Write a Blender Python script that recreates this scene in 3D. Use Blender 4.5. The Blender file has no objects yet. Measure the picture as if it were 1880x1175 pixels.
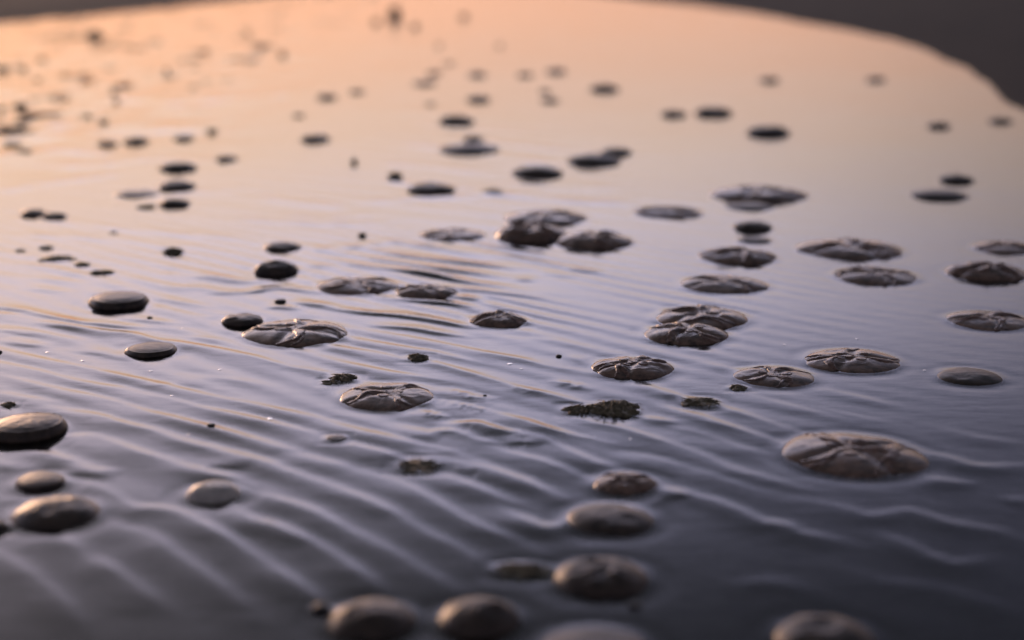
import bpy, math, random
import numpy as np
from mathutils import Vector

scene = bpy.context.scene
random.seed(7)
rng = np.random.default_rng(7)
R = math.radians

# ------------------------------------------------------------------ camera
CAM_H, LENS, SENSOR = 0.70, 55.0, 36.0
PW, PH = 1880.0, 1175.0
FPX = LENS / SENSOR * PW
HORIZON = -100.0
PITCH = math.atan((PH / 2 - HORIZON) / FPX)
cam_d = bpy.data.cameras.new("camera")
cam = bpy.data.objects.new("camera", cam_d)
scene.collection.objects.link(cam)
cam.location = (0, 0, CAM_H)
cam.rotation_euler = (math.pi / 2 - PITCH, 0, 0)
cam_d.lens = LENS
cam_d.sensor_width = SENSOR
cam_d.clip_start = 0.05
cam_d.clip_end = 6000
scene.camera = cam


def ground(px, py):
    """photograph position -> point of the flat at z = 0 (x, y)"""
    u = (px - PW / 2) / FPX
    v = (PH / 2 - py) / FPX
    dy = math.cos(PITCH) + v * math.sin(PITCH)
    dz = -math.sin(PITCH) + v * math.cos(PITCH)
    t = CAM_H / -dz
    return u * t, dy * t


def depth_of(py):
    v = (PH / 2 - py) / FPX
    return CAM_H / (math.sin(PITCH) - v * math.cos(PITCH))


cam_d.dof.use_dof = True
cam_d.dof.focus_distance = depth_of(680)
cam_d.dof.aperture_fstop = 1.55
cam_d.dof.aperture_blades = 0

# ------------------------------------------------------------------ world: dusk sky
SUN_AZ, SUN_EL = -25.0, 6.0          # azimuth from +Y towards +X, elevation (degrees)
world = bpy.data.worlds.new("World")
scene.world = world
world.use_nodes = True
nt = world.node_tree
for n in list(nt.nodes):
    nt.nodes.remove(n)
N, L = nt.nodes.new, nt.links.new
out = N('ShaderNodeOutputWorld')
tc = N('ShaderNodeTexCoord')
sep = N('ShaderNodeSeparateXYZ')
L(tc.outputs['Generated'], sep.inputs[0])


def wm(op, a, b=None, c=None):
    n = N('ShaderNodeMath')
    n.operation = op
    for i, v in enumerate((a, b, c)):
        if v is None:
            continue
        if isinstance(v, (int, float)):
            n.inputs[i].default_value = v
        else:
            L(v, n.inputs[i])
    return n.outputs[0]


el = wm('MULTIPLY', wm('ARCSINE', sep.outputs['Z']), 180 / math.pi)
az = wm('MULTIPLY', wm('ARCTAN2', sep.outputs['X'], sep.outputs['Y']), 180 / math.pi)
dz_ = wm('ABSOLUTE', wm('SUBTRACT', az, SUN_AZ))
dz_ = wm('MINIMUM', dz_, 60.0)
elp = wm('MAXIMUM', el, 0.0)
nz = N('ShaderNodeTexNoise')
nz.inputs['Scale'].default_value = 2.2
nz.inputs['Detail'].default_value = 3
mp = N('ShaderNodeMapping')
mp.inputs['Scale'].default_value = (1, 1, 5)
L(tc.outputs['Generated'], mp.inputs[0])
L(mp.outputs[0], nz.inputs['Vector'])
cl = wm('MULTIPLY', wm('SUBTRACT', nz.outputs['Fac'], 0.5), 4.0)
rho = wm('SQRT', wm('ADD', wm('POWER', elp, 2.0), wm('POWER', wm('MULTIPLY', dz_, 0.51), 2.0)))
rho = wm('ADD', rho, cl)
# brightness over the angular distance to the glow
RMAX = 60.0
br = N('ShaderNodeValToRGB')
L(wm('DIVIDE', rho, RMAX), br.inputs[0])


def ramp(node, pts, mx):
    cr = node.color_ramp
    cr.interpolation = 'B_SPLINE'
    while len(cr.elements) > 1:
        cr.elements.remove(cr.elements[-1])
    first = True
    for p, c in pts:
        e = cr.elements[0] if first else cr.elements.new(p / mx)
        e.position = p / mx
        e.color = (*c, 1) if isinstance(c, tuple) else (c, c, c, 1)
        first = False


BRIGHT = [(0, 0.95), (8, 0.92), (10.4, 0.90), (13.4, 0.83), (16.5, 0.79), (19, 0.71), (21.5, 0.56), (24.0, 0.38), (26.3, 0.24), (29.5, 0.11), (36, 0.075), (60, 0.065)]
ramp(br, BRIGHT, RMAX)
co = N('ShaderNodeValToRGB')
L(wm('DIVIDE', elp, RMAX), co.inputs[0])
COL_SCALE = 3.4          # ramp colours stay below 1, the strength carries the scale
ramp(co, [(q_, tuple(k_ / COL_SCALE for k_ in c_)) for q_, c_ in [
    (0, (0.80, 0.38, 0.24)), (2.6, (0.85, 0.42, 0.26)), (5.7, (1.02, 0.67, 0.51)), (8.8, (1.34, 1.02, 0.84)), (12, (1.72, 1.46, 1.72)),
    (15.6, (1.80, 1.66, 2.22)), (19.3, (1.34, 1.27, 1.78)), (24, (1.08, 1.05, 1.36)), (32, (0.95, 0.94, 1.08)), (60, (0.85, 0.85, 0.95))]], RMAX)
mul = N('ShaderNodeMix')
mul.data_type = 'RGBA'
mul.blend_type = 'MULTIPLY'
mul.inputs[0].default_value = 1
L(co.outputs[0], mul.inputs[6])
L(br.outputs[0], mul.inputs[7])
# warmer towards the set sun, cooler away from it
tn = N('ShaderNodeValToRGB')
L(wm('DIVIDE', dz_, 60.0), tn.inputs[0])
ramp(tn, [(0, (1.0, 0.90, 0.76)), (14, (0.97, 0.93, 0.86)), (26, (0.90, 0.93, 0.95)), (45, (0.86, 0.92, 1.0)), (60, (0.86, 0.92, 1.0))], 60.0)
mul2 = N('ShaderNodeMix')
mul2.data_type = 'RGBA'
mul2.blend_type = 'MULTIPLY'
mul2.inputs[0].default_value = 1
L(mul.outputs[2], mul2.inputs[6])
L(tn.outputs[0], mul2.inputs[7])
bg = N('ShaderNodeBackground')
bg.inputs[1].default_value = 2.05 * COL_SCALE
L(mul2.outputs[2], bg.inputs[0])
sky = N('ShaderNodeTexSky')
sky.sky_type = 'NISHITA'
sky.sun_disc = False
sky.sun_elevation = R(SUN_EL)
sky.sun_rotation = R(SUN_AZ)
bg2 = N('ShaderNodeBackground')
bg2.inputs[1].default_value = 0.004
L(sky.outputs[0], bg2.inputs[0])
add = N('ShaderNodeAddShader')
L(bg.outputs[0], add.inputs[0])
L(bg2.outputs[0], add.inputs[1])
L(add.outputs[0], out.inputs[0])

# ------------------------------------------------------------------ sun: last low light
sun_d = bpy.data.lights.new("sun", 'SUN')
sun_d.energy = 0.7
sun_d.angle = R(11)
sun_d.color = (1.0, 0.58, 0.34)
sun = bpy.data.objects.new("sun", sun_d)
scene.collection.objects.link(sun)
sd = Vector((math.sin(R(SUN_AZ)) * math.cos(R(SUN_EL)), math.cos(R(SUN_AZ)) * math.cos(R(SUN_EL)), math.sin(R(SUN_EL))))
sun.rotation_euler = sd.to_track_quat('Z', 'Y').to_euler()
sun.location = (-3, 10, 3)

scene.view_settings.view_transform = 'Standard'
scene.view_settings.look = 'None'
scene.view_settings.exposure = 0.0
scene.view_settings.gamma = 1.0
scene.view_settings.use_curve_mapping = False
scene.cycles.use_denoising = True
scene.cycles.max_bounces = 6

# ------------------------------------------------------------------ helpers
def vnoise(x, y, seed=0):
    """smooth value noise, numpy"""
    xi, yi = np.floor(x).astype(np.int64), np.floor(y).astype(np.int64)
    fx, fy = x - xi, y - yi
    fx, fy = fx * fx * fx * (fx * (fx * 6 - 15) + 10), fy * fy * fy * (fy * (fy * 6 - 15) + 10)

    def h(a, b):
        n = (a * 374761393 + b * 668265263 + seed * 974634777) & 0xFFFFFFFF
        n = ((n ^ (n >> 13)) * 1274126177) & 0xFFFFFFFF
        return ((n ^ (n >> 16)) & 0xFFFF) / 65535.0 * 2 - 1
    a, b, c, d = h(xi, yi), h(xi + 1, yi), h(xi, yi + 1), h(xi + 1, yi + 1)
    return (a * (1 - fx) + b * fx) * (1 - fy) + (c * (1 - fx) + d * fx) * fy


def fbm(x, y, seed=0, octv=3):
    s, a, t = 0, 1, 0
    for i in range(octv):
        s = s + a * vnoise(x * 2 ** i, y * 2 ** i, seed + i * 17)
        t += a
        a *= 0.5
    return s / t


def sstep(a, b, x):
    t = np.clip((x - a) / (b - a), 0, 1)
    return t * t * (3 - 2 * t)


def mesh_from(name, verts, faces, mat, smooth=True):
    me = bpy.data.meshes.new(name)
    if isinstance(verts, np.ndarray) and isinstance(faces, np.ndarray):
        me.vertices.add(len(verts))
        me.vertices.foreach_set("co", verts.astype(np.float32).ravel())
        k = faces.shape[1]
        me.loops.add(faces.size)
        me.loops.foreach_set("vertex_index", faces.astype(np.int32).ravel())
        me.polygons.add(len(faces))
        me.polygons.foreach_set("loop_start", np.arange(0, faces.size, k, dtype=np.int32))
        me.polygons.foreach_set("loop_total", np.full(len(faces), k, dtype=np.int32))
        me.update(calc_edges=True)
    else:
        me.from_pydata([tuple(v) for v in verts], [], [tuple(f) for f in faces])
    if smooth:
        me.polygons.foreach_set("use_smooth", np.ones(len(me.polygons), dtype=bool))
    me.materials.append(mat)
    me.update()
    return me


def link(name, me, parent=None, loc=None):
    o = bpy.data.objects.new(name, me)
    scene.collection.objects.link(o)
    if parent:
        o.parent = parent
    if loc:
        o.location = loc
    return o


def grid_faces(nr, nc, wrap=False):
    i = np.arange(nr - 1)[:, None]
    j = np.arange(nc if wrap else nc - 1)[None, :]
    j2 = (j + 1) % nc
    a = i * nc + j
    b = i * nc + j2
    c = (i + 1) * nc + j2
    d = (i + 1) * nc + j
    return np.stack([a, b, c, d], -1).reshape(-1, 4)


# ------------------------------------------------------------------ materials
def new_mat(name):
    m = bpy.data.materials.new(name)
    m.use_nodes = True
    t = m.node_tree
    for n in list(t.nodes):
        t.nodes.remove(n)
    return m, t, t.nodes.new, t.links.new


def noise_tex(t, scale, detail=4, rough=0.6, vec=None, dim='3D'):
    n = t.nodes.new('ShaderNodeTexNoise')
    n.inputs['Scale'].default_value = scale
    n.inputs['Detail'].default_value = detail
    n.inputs['Roughness'].default_value = rough
    if vec:
        t.links.new(vec, n.inputs['Vector'])
    return n


def mat_solid(name, c1, c2, rough, scale, bump=0.0, bump_scale=400, spec=0.5, rough2=None, ior=1.4, sss=0.0, sss_r=(0.01, 0.006, 0.004), coat=0.0):
    m, t, N, L = new_mat(name)
    o = N('ShaderNodeOutputMaterial')
    p = N('ShaderNodeBsdfPrincipled')
    L(p.outputs[0], o.inputs[0])
    tc = N('ShaderNodeTexCoord')
    inf = N('ShaderNodeObjectInfo')
    addv = N('ShaderNodeVectorMath')
    addv.operation = 'ADD'
    L(tc.outputs['Object'], addv.inputs[0])
    L(inf.outputs['Location'], addv.inputs[1])
    n1 = noise_tex(t, scale, 5, 0.65, addv.outputs[0])
    cr = N('ShaderNodeValToRGB')
    cr.color_ramp.elements[0].position = 0.35
    cr.color_ramp.elements[1].position = 0.68
    cr.color_ramp.elements[0].color = (*c1, 1)
    cr.color_ramp.elements[1].color = (*c2, 1)
    L(n1.outputs['Fac'], cr.inputs[0])
    L(cr.outputs[0], p.inputs['Base Color'])
    mr = N('ShaderNodeMapRange')
    mr.inputs['To Min'].default_value = rough
    mr.inputs['To Max'].default_value = rough2 if rough2 is not None else rough
    n2 = noise_tex(t, scale * 2.3, 3, 0.5, addv.outputs[0])
    L(n2.outputs['Fac'], mr.inputs[0])
    L(mr.outputs[0], p.inputs['Roughness'])
    p.inputs['IOR'].default_value = ior
    p.inputs['Specular IOR Level'].default_value = spec
    p.inputs['Coat Weight'].default_value = coat
    p.inputs['Coat Roughness'].default_value = 0.08
    if sss:
        p.inputs['Subsurface Weight'].default_value = sss
        p.inputs['Subsurface Radius'].default_value = (1, 0.6, 0.4)
        p.inputs['Subsurface Scale'].default_value = 0.012
    if bump:
        nb = noise_tex(t, bump_scale, 4, 0.7, addv.outputs[0])
        b = N('ShaderNodeBump')
        b.inputs['Strength'].default_value = bump
        b.inputs['Distance'].default_value = 0.001
        L(nb.outputs['Fac'], b.inputs['Height'])
        L(b.outputs[0], p.inputs['Normal'])
    return m


def mat_water():
    m, t, N, L = new_mat("shallow_water")
    o = N('ShaderNodeOutputMaterial')
    gl = N('ShaderNodeBsdfGlossy')
    tr = N('ShaderNodeBsdfTransparent')
    tr.inputs[0].default_value = (0.93, 0.95, 0.96, 1)
    fr = N('ShaderNodeFresnel')
    fr.inputs['IOR'].default_value = 1.34
    mix = N('ShaderNodeMixShader')
    geo = N('ShaderNodeNewGeometry')
    # barely visible capillary wrinkles and soft patches of wind-dulled film
    mp = N('ShaderNodeMapping')
    mp.inputs['Rotation'].default_value = (0, 0, R(38))
    mp.inputs['Scale'].default_value = (1, 3.0, 1)
    L(geo.outputs['Position'], mp.inputs[0])
    n1 = noise_tex(t, 14, 4, 0.6, mp.outputs[0])
    n2 = noise_tex(t, 420, 2, 0.6, geo.outputs['Position'])
    am = N('ShaderNodeMath')
    am.operation = 'MULTIPLY_ADD'
    L(n2.outputs['Fac'], am.inputs[0])
    am.inputs[1].default_value = 0.11
    L(n1.outputs['Fac'], am.inputs[2])
    b = N('ShaderNodeBump')
    b.inputs['Strength'].default_value = 1.0
    b.inputs['Distance'].default_value = 0.00025
    L(am.outputs[0], b.inputs['Height'])
    L(b.outputs[0], gl.inputs['Normal'])
    L(b.outputs[0], fr.inputs['Normal'])
    n3 = noise_tex(t, 2.5, 3, 0.5, geo.outputs['Position'])
    mr = N('ShaderNodeMapRange')
    mr.inputs['From Min'].default_value = 0.3
    mr.inputs['From Max'].default_value = 0.7
    mr.inputs['To Min'].default_value = 0.065
    mr.inputs['To Max'].default_value = 0.11
    L(n3.outputs['Fac'], mr.inputs[0])
    L(mr.outputs[0], gl.inputs['Roughness'])
    L(fr.outputs[0], mix.inputs[0])
    L(tr.outputs[0], mix.inputs[1])
    L(gl.outputs[0], mix.inputs[2])
    L(mix.outputs[0], o.inputs[0])
    return m


M_SAND = mat_solid("wet_sand", (0.016, 0.013, 0.012), (0.044, 0.036, 0.031), 0.75, 30, bump=0.5, bump_scale=900, spec=0.25, rough2=0.9)
M_WATER = mat_water()
M_JELLY = mat_solid("jelly_flesh", (0.062, 0.042, 0.036), (0.24, 0.146, 0.108), 0.18, 45, bump=0.2, bump_scale=260, rough2=0.30, ior=1.36, sss=0.15)
M_ARM = mat_solid("jelly_arm", (0.070, 0.042, 0.038), (0.22, 0.130, 0.100), 0.18, 90, bump=0.3, bump_scale=300, rough2=0.34, ior=1.36, sss=0.15)
M_SMOOTH = mat_solid("smooth_jelly_flesh", (0.022, 0.016, 0.014), (0.078, 0.052, 0.040), 0.30, 60, bump=0.35, bump_scale=420, rough2=0.42, ior=1.36, sss=0.15)
M_PALE = mat_solid("pale_jelly_flesh", (0.34, 0.305, 0.29), (0.50, 0.45, 0.42), 0.22, 60, bump=0.3, bump_scale=420, rough2=0.34, ior=1.38, sss=0.3)
M_WEED = mat_solid("seaweed", (0.055, 0.046, 0.028), (0.22, 0.18, 0.11), 0.35, 160, bump=0.8, bump_scale=700, rough2=0.6)
M_PEB = mat_solid("pebble", (0.040, 0.036, 0.036), (0.085, 0.075, 0.070), 0.30, 120, bump=0.4, bump_scale=500, rough2=0.5)
M_FOAM = mat_solid("foam", (0.75, 0.77, 0.80), (0.85, 0.86, 0.88), 0.15, 300, rough2=0.3)

M_FOAM.node_tree.nodes['Principled BSDF'].inputs['Metallic'].default_value = 0.85

# ------------------------------------------------------------------ ripple crests (traced, ground coordinates)
T = {4: (0, 390, 2.938), 5: (620, 390, 2.938), 6: (1240, 390, 2.9375), 7: (0, 775, 2.938), 8: (620, 775, 2.938), 9: (1240, 775, 2.9375),
     'a': (0, 560, 3.917), 'b': (720, 640, 3.917)}
# (tile, kind, strength, points); kind b = bright far flank, d = dark near flank, g = grainy crest out of the water
CR = [
 (4,'b',1.3,[(60,555),(300,605),(500,635),(700,655),(830,690),(960,705),(1150,735),(1350,780),(1550,835),(1700,860),(1900,905)]),
 (4,'b',1.1,[(-60,730),(0,740),(150,775),(300,810),(500,850),(650,885),(800,915),(950,950),(1150,1000),(1300,1030),(1500,1070),(1700,1110),(1880,1165)]),
 (4,'b',1.2,[(-80,800),(0,815),(200,860),(350,900),(500,930),(650,950),(760,975)]),
 (4,'b',1.1,[(-80,865),(0,885),(200,935),(350,965),(520,1000),(650,1035),(800,1085),(1000,1130),(1120,1168),(1250,1200)]),
 (4,'b',1.1,[(760,985),(900,1010),(1100,1065),(1300,1105),(1500,1150),(1700,1200)]),
 (4,'b',0.9,[(330,1065),(500,1095),(640,1140),(750,1170)]),
 (4,'b',0.5,[(-50,970),(0,980),(200,1010),(330,1035)]),
 (4,'d',1.5,[(-60,505),(0,512),(200,545),(400,590),(600,610),(750,620)]),
 (4,'d',0.9,[(200,600),(350,620),(450,640)]),
 (4,'d',0.8,[(0,625),(100,650),(220,668)]),
 (4,'d',0.8,[(0,690),(100,708),(240,722)]),
 (4,'d',0.6,[(380,745),(560,765),(720,800)]),
 (4,'d',1.0,[(830,462),(1000,490),(1150,515)]),
 (4,'d',1.3,[(1210,435),(1350,432),(1480,412),(1600,420),(1720,435)]),
 (4,'d',0.8,[(640,570),(800,585),(1000,605)]),
 (4,'d',0.9,[(1440,515),(1520,515),(1620,525)]),
 (4,'d',1.0,[(1560,485),(1700,500),(1800,510)]),
 (4,'b',0.7,[(820,500),(1000,545),(1180,575)]),
 (4,'b',0.9,[(930,400),(1100,410),(1200,435)]),
 (4,'d',0.7,[(880,290),(1100,330),(1300,370)]),
 (4,'d',0.6,[(1040,350),(1180,355),(1290,372)]),
 (4,'b',0.6,[(0,265),(200,290),(420,330),(640,375)]),
 (4,'b',0.6,[(0,330),(180,355),(420,372),(700,395)]),
 (4,'d',0.5,[(100,410),(300,425),(500,440)]),
 (4,'b',0.5,[(0,200),(200,235),(420,285)]),
 (4,'b',0.6,[(700,345),(900,385),(1060,400)]),
 (4,'d',0.6,[(1640,295),(1760,290),(1840,300)]),
 (4,'d',0.7,[(1640,180),(1760,215),(1860,235)]),
 (4,'b',0.5,[(1010,670),(1100,680),(1180,695)]),
 (4,'b',0.4,[(1000,880),(1200,900),(1400,930)]),
 (4,'d',0.3,[(800,940),(950,925),(1080,935)]),
 (5,'d',1.3,[(380,170),(550,195),(700,220),(870,245)]),
 (5,'d',1.4,[(150,195),(350,235),(550,260),(780,285),(980,310)]),
 (5,'d',1.4,[(120,240),(300,270),(500,300),(700,325),(900,355)]),
 (5,'d',1.4,[(0,265),(200,300),(450,330),(650,370),(850,400),(1000,425)]),
 (5,'d',1.1,[(260,300),(500,345),(640,372)]),
 (5,'d',1.1,[(640,408),(850,435),(1050,462)]),
 (5,'d',1.2,[(640,455),(780,475)]),
 (5,'d',1.4,[(200,450),(400,480),(600,495),(740,515)]),
 (5,'d',1.5,[(-100,510),(0,525),(150,545),(320,560),(500,585),(700,620),(780,628)]),
 (5,'d',1.3,[(240,615),(400,630),(550,655),(680,670)]),
 (5,'d',0.9,[(1080,330),(1240,350)]),
 (5,'d',0.8,[(1240,308),(1430,325)]),
 (5,'d',0.7,[(960,365),(1060,372)]),
 (5,'b',0.8,[(400,120),(700,165),(1000,205),(1250,240)]),
 (5,'b',0.6,[(1000,250),(1300,295),(1500,325)]),
 (5,'b',1.1,[(210,650),(400,680),(600,720),(800,762),(1000,800),(1100,830),(1280,855)]),
 (5,'b',1.1,[(60,680),(200,705),(400,740),(500,755),(700,805)]),
 (5,'b',1.1,[(-60,710),(0,730),(200,760),(360,805)]),
 (5,'b',1.1,[(-60,795),(0,810),(150,840),(300,870),(520,905)]),
 (5,'b',1.4,[(400,790),(480,810),(700,870),(900,930),(1000,960),(1150,990),(1350,1045)]),
 (5,'g',1.0,[(930,938),(1040,965),(1120,985)]),
 (5,'g',1.2,[(1150,905),(1250,930),(1370,960)]),
 (5,'g',1.3,[(560,948),(700,985),(800,1005),(890,1010)]),
 (5,'g',1.1,[(520,1015),(700,1050),(850,1090)]),
 (5,'b',1.2,[(820,1085),(1000,1130),(1100,1165),(1250,1205)]),
 (5,'g',1.5,[(400,1065),(500,1090),(600,1112)]),
 (5,'b',1.0,[(640,1140),(750,1150),(850,1180),(950,1195)]),
 (5,'b',0.5,[(1250,780),(1350,830)]),
 (5,'b',0.7,[(1600,915),(1750,970),(1900,1010)]),
 (5,'b',0.8,[(1600,1105),(1800,1135)]),
 (5,'b',0.5,[(1000,680),(1200,700),(1350,740)]),
 (6,'b',0.9,[(-60,960),(0,985),(200,1040),(300,1070),(450,1120),(640,1185)]),
 (6,'b',0.9,[(-40,1060),(0,1070),(150,1110),(300,1165),(400,1200)]),
 (6,'b',0.4,[(800,955),(1000,1000),(1150,1040)]),
 (6,'b',0.5,[(150,820),(350,855)]),
 (6,'b',0.4,[(350,980),(600,1040),(850,1110)]),
 (6,'b',0.3,[(700,1040),(950,1100),(1200,1150)]),
 (7,'b',1.2,[(370,85),(440,78),(520,88),(650,140),(800,190),(1000,250),(1200,300),(1320,340)]),
 (7,'b',1.1,[(560,-20),(600,0),(800,50),(950,105),(1150,155),(1400,215),(1500,260),(1650,315),(1880,395)]),
 (7,'b',1.0,[(900,-20),(950,0),(1150,40),(1400,110),(1560,155)]),
 (7,'b',0.8,[(1590,185),(1700,210),(1851,245)]),
 (7,'b',0.8,[(130,150),(200,165),(320,200),(430,235)]),
 (7,'b',0.9,[(1300,375),(1500,430),(1650,480),(1750,530),(1880,610)]),
 (7,'b',1.0,[(340,325),(450,340),(550,370),(640,430),(730,465),(850,470),(950,495),(1050,545),(1150,600),(1300,700),(1450,790),(1600,900),(1750,1010)]),
 (7,'b',0.7,[(520,520),(650,580),(800,620),(900,700),(1050,800),(1200,920),(1300,1000)]),
 (7,'b',0.7,[(180,590),(260,610),(350,655),(430,710)]),
 (7,'b',0.7,[(430,735),(520,765),(620,830),(720,900),(850,1000)]),
 (7,'b',1.0,[(1150,440),(1250,480),(1350,535),(1470,570),(1600,630),(1750,710),(1880,790)]),
 (7,'b',0.8,[(-80,680),(0,730),(120,810),(220,890),(320,980),(400,1080)]),
 (7,'d',0.7,[(1100,240),(1180,232),(1300,245)]),
 (7,'d',0.6,[(370,270),(480,280),(580,292)]),
 (7,'b',0.5,[(380,240),(480,262),(600,275)]),
 (7,'b',0.6,[(-60,210),(0,235),(40,260)]),
 (8,'b',1.1,[(0,25),(200,75),(400,125),(570,158)]),
 (8,'b',1.5,[(370,38),(430,52),(490,66),(540,58),(600,58),(650,72),(720,100),(820,122)]),
 (8,'b',1.1,[(650,18),(700,10),(760,12),(850,45),(950,62)]),
 (8,'b',1.0,[(960,-10),(1050,15),(1200,60),(1350,95),(1450,118)]),
 (8,'b',0.9,[(1300,-20),(1350,0),(1500,30),(1600,60),(1750,110),(1900,165)]),
 (8,'b',1.0,[(940,95),(1000,80),(1080,92),(1200,145),(1350,210),(1500,262)]),
 (8,'d',0.8,[(930,118),(1000,112),(1080,125)]),
 (8,'b',1.1,[(790,142),(950,180),(1100,220),(1250,280),(1390,340)]),
 (8,'b',1.2,[(-60,95),(0,115),(200,165),(360,207)]),
 (8,'b',0.9,[(530,285),(650,330),(800,390),(960,450)]),
 (8,'b',1.1,[(720,258),(770,255),(850,275),(1000,330),(1160,405)]),
 (8,'b',1.1,[(870,480),(1000,535),(1080,565),(1160,573),(1230,555),(1300,520)]),
 (8,'b',0.9,[(40,262),(200,300),(350,350),(500,430),(650,520),(800,590),(950,650),(1020,690)]),
 (8,'b',0.8,[(0,370),(150,430),(300,510),(450,600),(600,670),(750,760),(870,800)]),
 (8,'b',0.7,[(0,560),(150,640),(300,720),(450,810),(600,900)]),
 (8,'b',0.5,[(0,760),(120,840),(240,930)]),
 (8,'b',0.9,[(1730,370),(1790,378),(1860,402)]),
 (8,'b',0.6,[(560,160),(700,205),(860,265)]),
 (8,'b',0.5,[(1560,180),(1700,205),(1851,250)]),
 (9,'b',1.0,[(-30,35),(0,40),(150,75),(300,130),(450,170)]),
 (9,'b',0.8,[(100,-15),(150,0),(300,30),(450,80),(610,135)]),
 (9,'b',0.8,[(-60,100),(0,120),(150,190),(300,260),(450,300),(640,355)]),
 (9,'b',1.1,[(-60,360),(0,380),(200,430),(350,490),(450,540),(580,560),(650,600),(860,642)]),
 (9,'b',0.8,[(540,430),(650,430),(750,440),(900,470),(1000,500),(1100,505),(1180,492),(1260,485),(1350,510),(1480,548),(1600,570),(1750,600),(1900,670)]),
 (9,'b',1.0,[(1325,163),(1420,185),(1500,210),(1600,238),(1720,245),(1900,238)]),
 (9,'b',0.8,[(1340,308),(1450,322),(1600,338)]),
 (9,'b',0.8,[(1080,605),(1180,640),(1280,690),(1380,735),(1470,765),(1560,770),(1660,755)]),
 (9,'b',0.5,[(250,870),(350,878),(450,870),(550,870),(650,890),(800,930)]),
 (9,'b',0.6,[(930,800),(1050,850),(1150,870),(1300,885),(1400,900),(1650,970),(1900,1060)]),
 (9,'b',0.6,[(-30,230),(0,240),(200,300),(400,370),(560,400)]),
 (9,'b',0.5,[(1780,430),(1900,415)]),
 (9,'b',0.4,[(1400,30),(1600,80),(1850,120)]),
 ('a','b',0.8,[(0,60),(250,75),(480,115),(700,170)]),
 ('a','b',0.6,[(0,150),(200,185),(420,230),(600,250)]),
 ('b','b',0.4,[(200,760),(400,820),(600,850)]),
]
# broad, low streaks of the far part, straight photograph coordinates
FAR = [
 ('d',1.6,[(275,192),(370,188),(450,181),(560,172)]), ('d',1.0,[(400,100),(500,104),(600,101)]),
 ('d',1.1,[(60,276),(140,278),(200,286)]), ('d',0.8,[(230,318),(140,330),(60,340)]), ('d',0.7,[(0,352),(60,340)]),
 ('d',1.0,[(90,165),(160,168),(240,162)]), ('d',0.9,[(110,176),(160,172),(220,185)]), ('d',0.7,[(70,233),(100,231),(130,228)]),
 ('d',0.8,[(0,118),(25,116),(50,113)]), ('d',0.7,[(20,170),(50,180),(75,184)]), ('d',0.7,[(0,186),(30,192),(60,197)]),
 ('d',0.6,[(110,158),(150,154),(190,158)]), ('d',0.9,[(0,284),(20,284),(45,281)]), ('d',0.6,[(270,365),(350,352),(450,350)]),
 ('d',0.7,[(200,26),(240,24),(290,26)]), ('d',0.7,[(130,33),(180,37),(240,30)]), ('d',0.6,[(150,60),(170,58),(195,57)]),
 ('b',0.7,[(0,245),(150,250),(300,240),(500,245)]), ('b',0.8,[(0,300),(150,305),(300,292),(480,300)]),
 ('d',0.7,[(690,262),(800,270),(930,290),(1040,305)]), ('d',0.6,[(680,300),(780,305),(900,320)]), ('d',0.7,[(720,245),(850,255),(960,268),(1060,282)]),
 ('d',0.6,[(740,225),(860,238),(1000,250)]), ('d',0.7,[(850,350),(980,365),(1100,372),(1200,368)]), ('d',0.8,[(640,372),(760,365),(900,358),(1040,352)]),
 ('d',0.6,[(900,335),(1020,342),(1150,348)]), ('d',0.5,[(700,205),(800,208),(900,215)]), ('d',0.6,[(680,330),(850,345),(1000,352)]),
 ('d',0.6,[(470,360),(560,372),(650,380)]), ('d',0.5,[(500,395),(600,400),(700,395)]), ('b',0.6,[(400,400),(600,412),(760,405)]),
 ('b',0.5,[(0,400),(150,412),(320,430),(480,440)]), ('b',0.5,[(0,430),(200,440),(380,462)]),
 ('b',0.8,[(290,500),(400,515),(500,520)]), ('b',0.7,[(560,460),(640,455),(760,440)]),
]


def catmull(pts, n=5):
    P = [np.array(p, float) for p in pts]
    P = [2 * P[0] - P[1]] + P + [2 * P[-1] - P[-2]]
    res = []
    for i in range(1, len(P) - 2):
        for k in range(n):
            t = k / n
            p0, p1, p2, p3 = P[i - 1:i + 3]
            res.append(0.5 * ((2 * p1) + (-p0 + p2) * t + (2 * p0 - 5 * p1 + 4 * p2 - p3) * t * t + (-p0 + 3 * p1 - 3 * p2 + p3) * t ** 3))
    res.append(P[-2])
    return res


def extend(P, f):
    """let a ripple run out beyond the part that was traced"""
    n = max(len(P) // 3, 1)
    ln = np.hypot(*np.diff(P, axis=0).T).sum() * f
    a_, b_ = P[0] - P[n], P[-1] - P[-1 - n]
    a_, b_ = a_ / np.hypot(*a_) * ln, b_ / np.hypot(*b_) * ln
    return np.vstack([P[0] + a_, P[0] + a_ * 0.5, P, P[-1] + b_ * 0.5, P[-1] + b_])


crests = []
for tile, kind, s, pts in CR:
    x0, y0, sc = T[tile]
    q = [(x0 + a / sc, y0 + b / sc) for a, b in pts]
    if kind == 'd' and tile == 5:
        s *= 1.3
    s *= {9: 0.62, 8: 0.88, 7: 1.0, 6: 0.8}.get(tile, 1.0)
    crests.append((kind, s, extend(np.array([ground(*p) for p in catmull(q, 3)]), 0.12 if kind == 'g' else 0.3)))
for kind, s, pts in FAR:
    crests.append(('f' + kind, s, np.array([ground(*p) for p in catmull(pts, 4)])))

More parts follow.
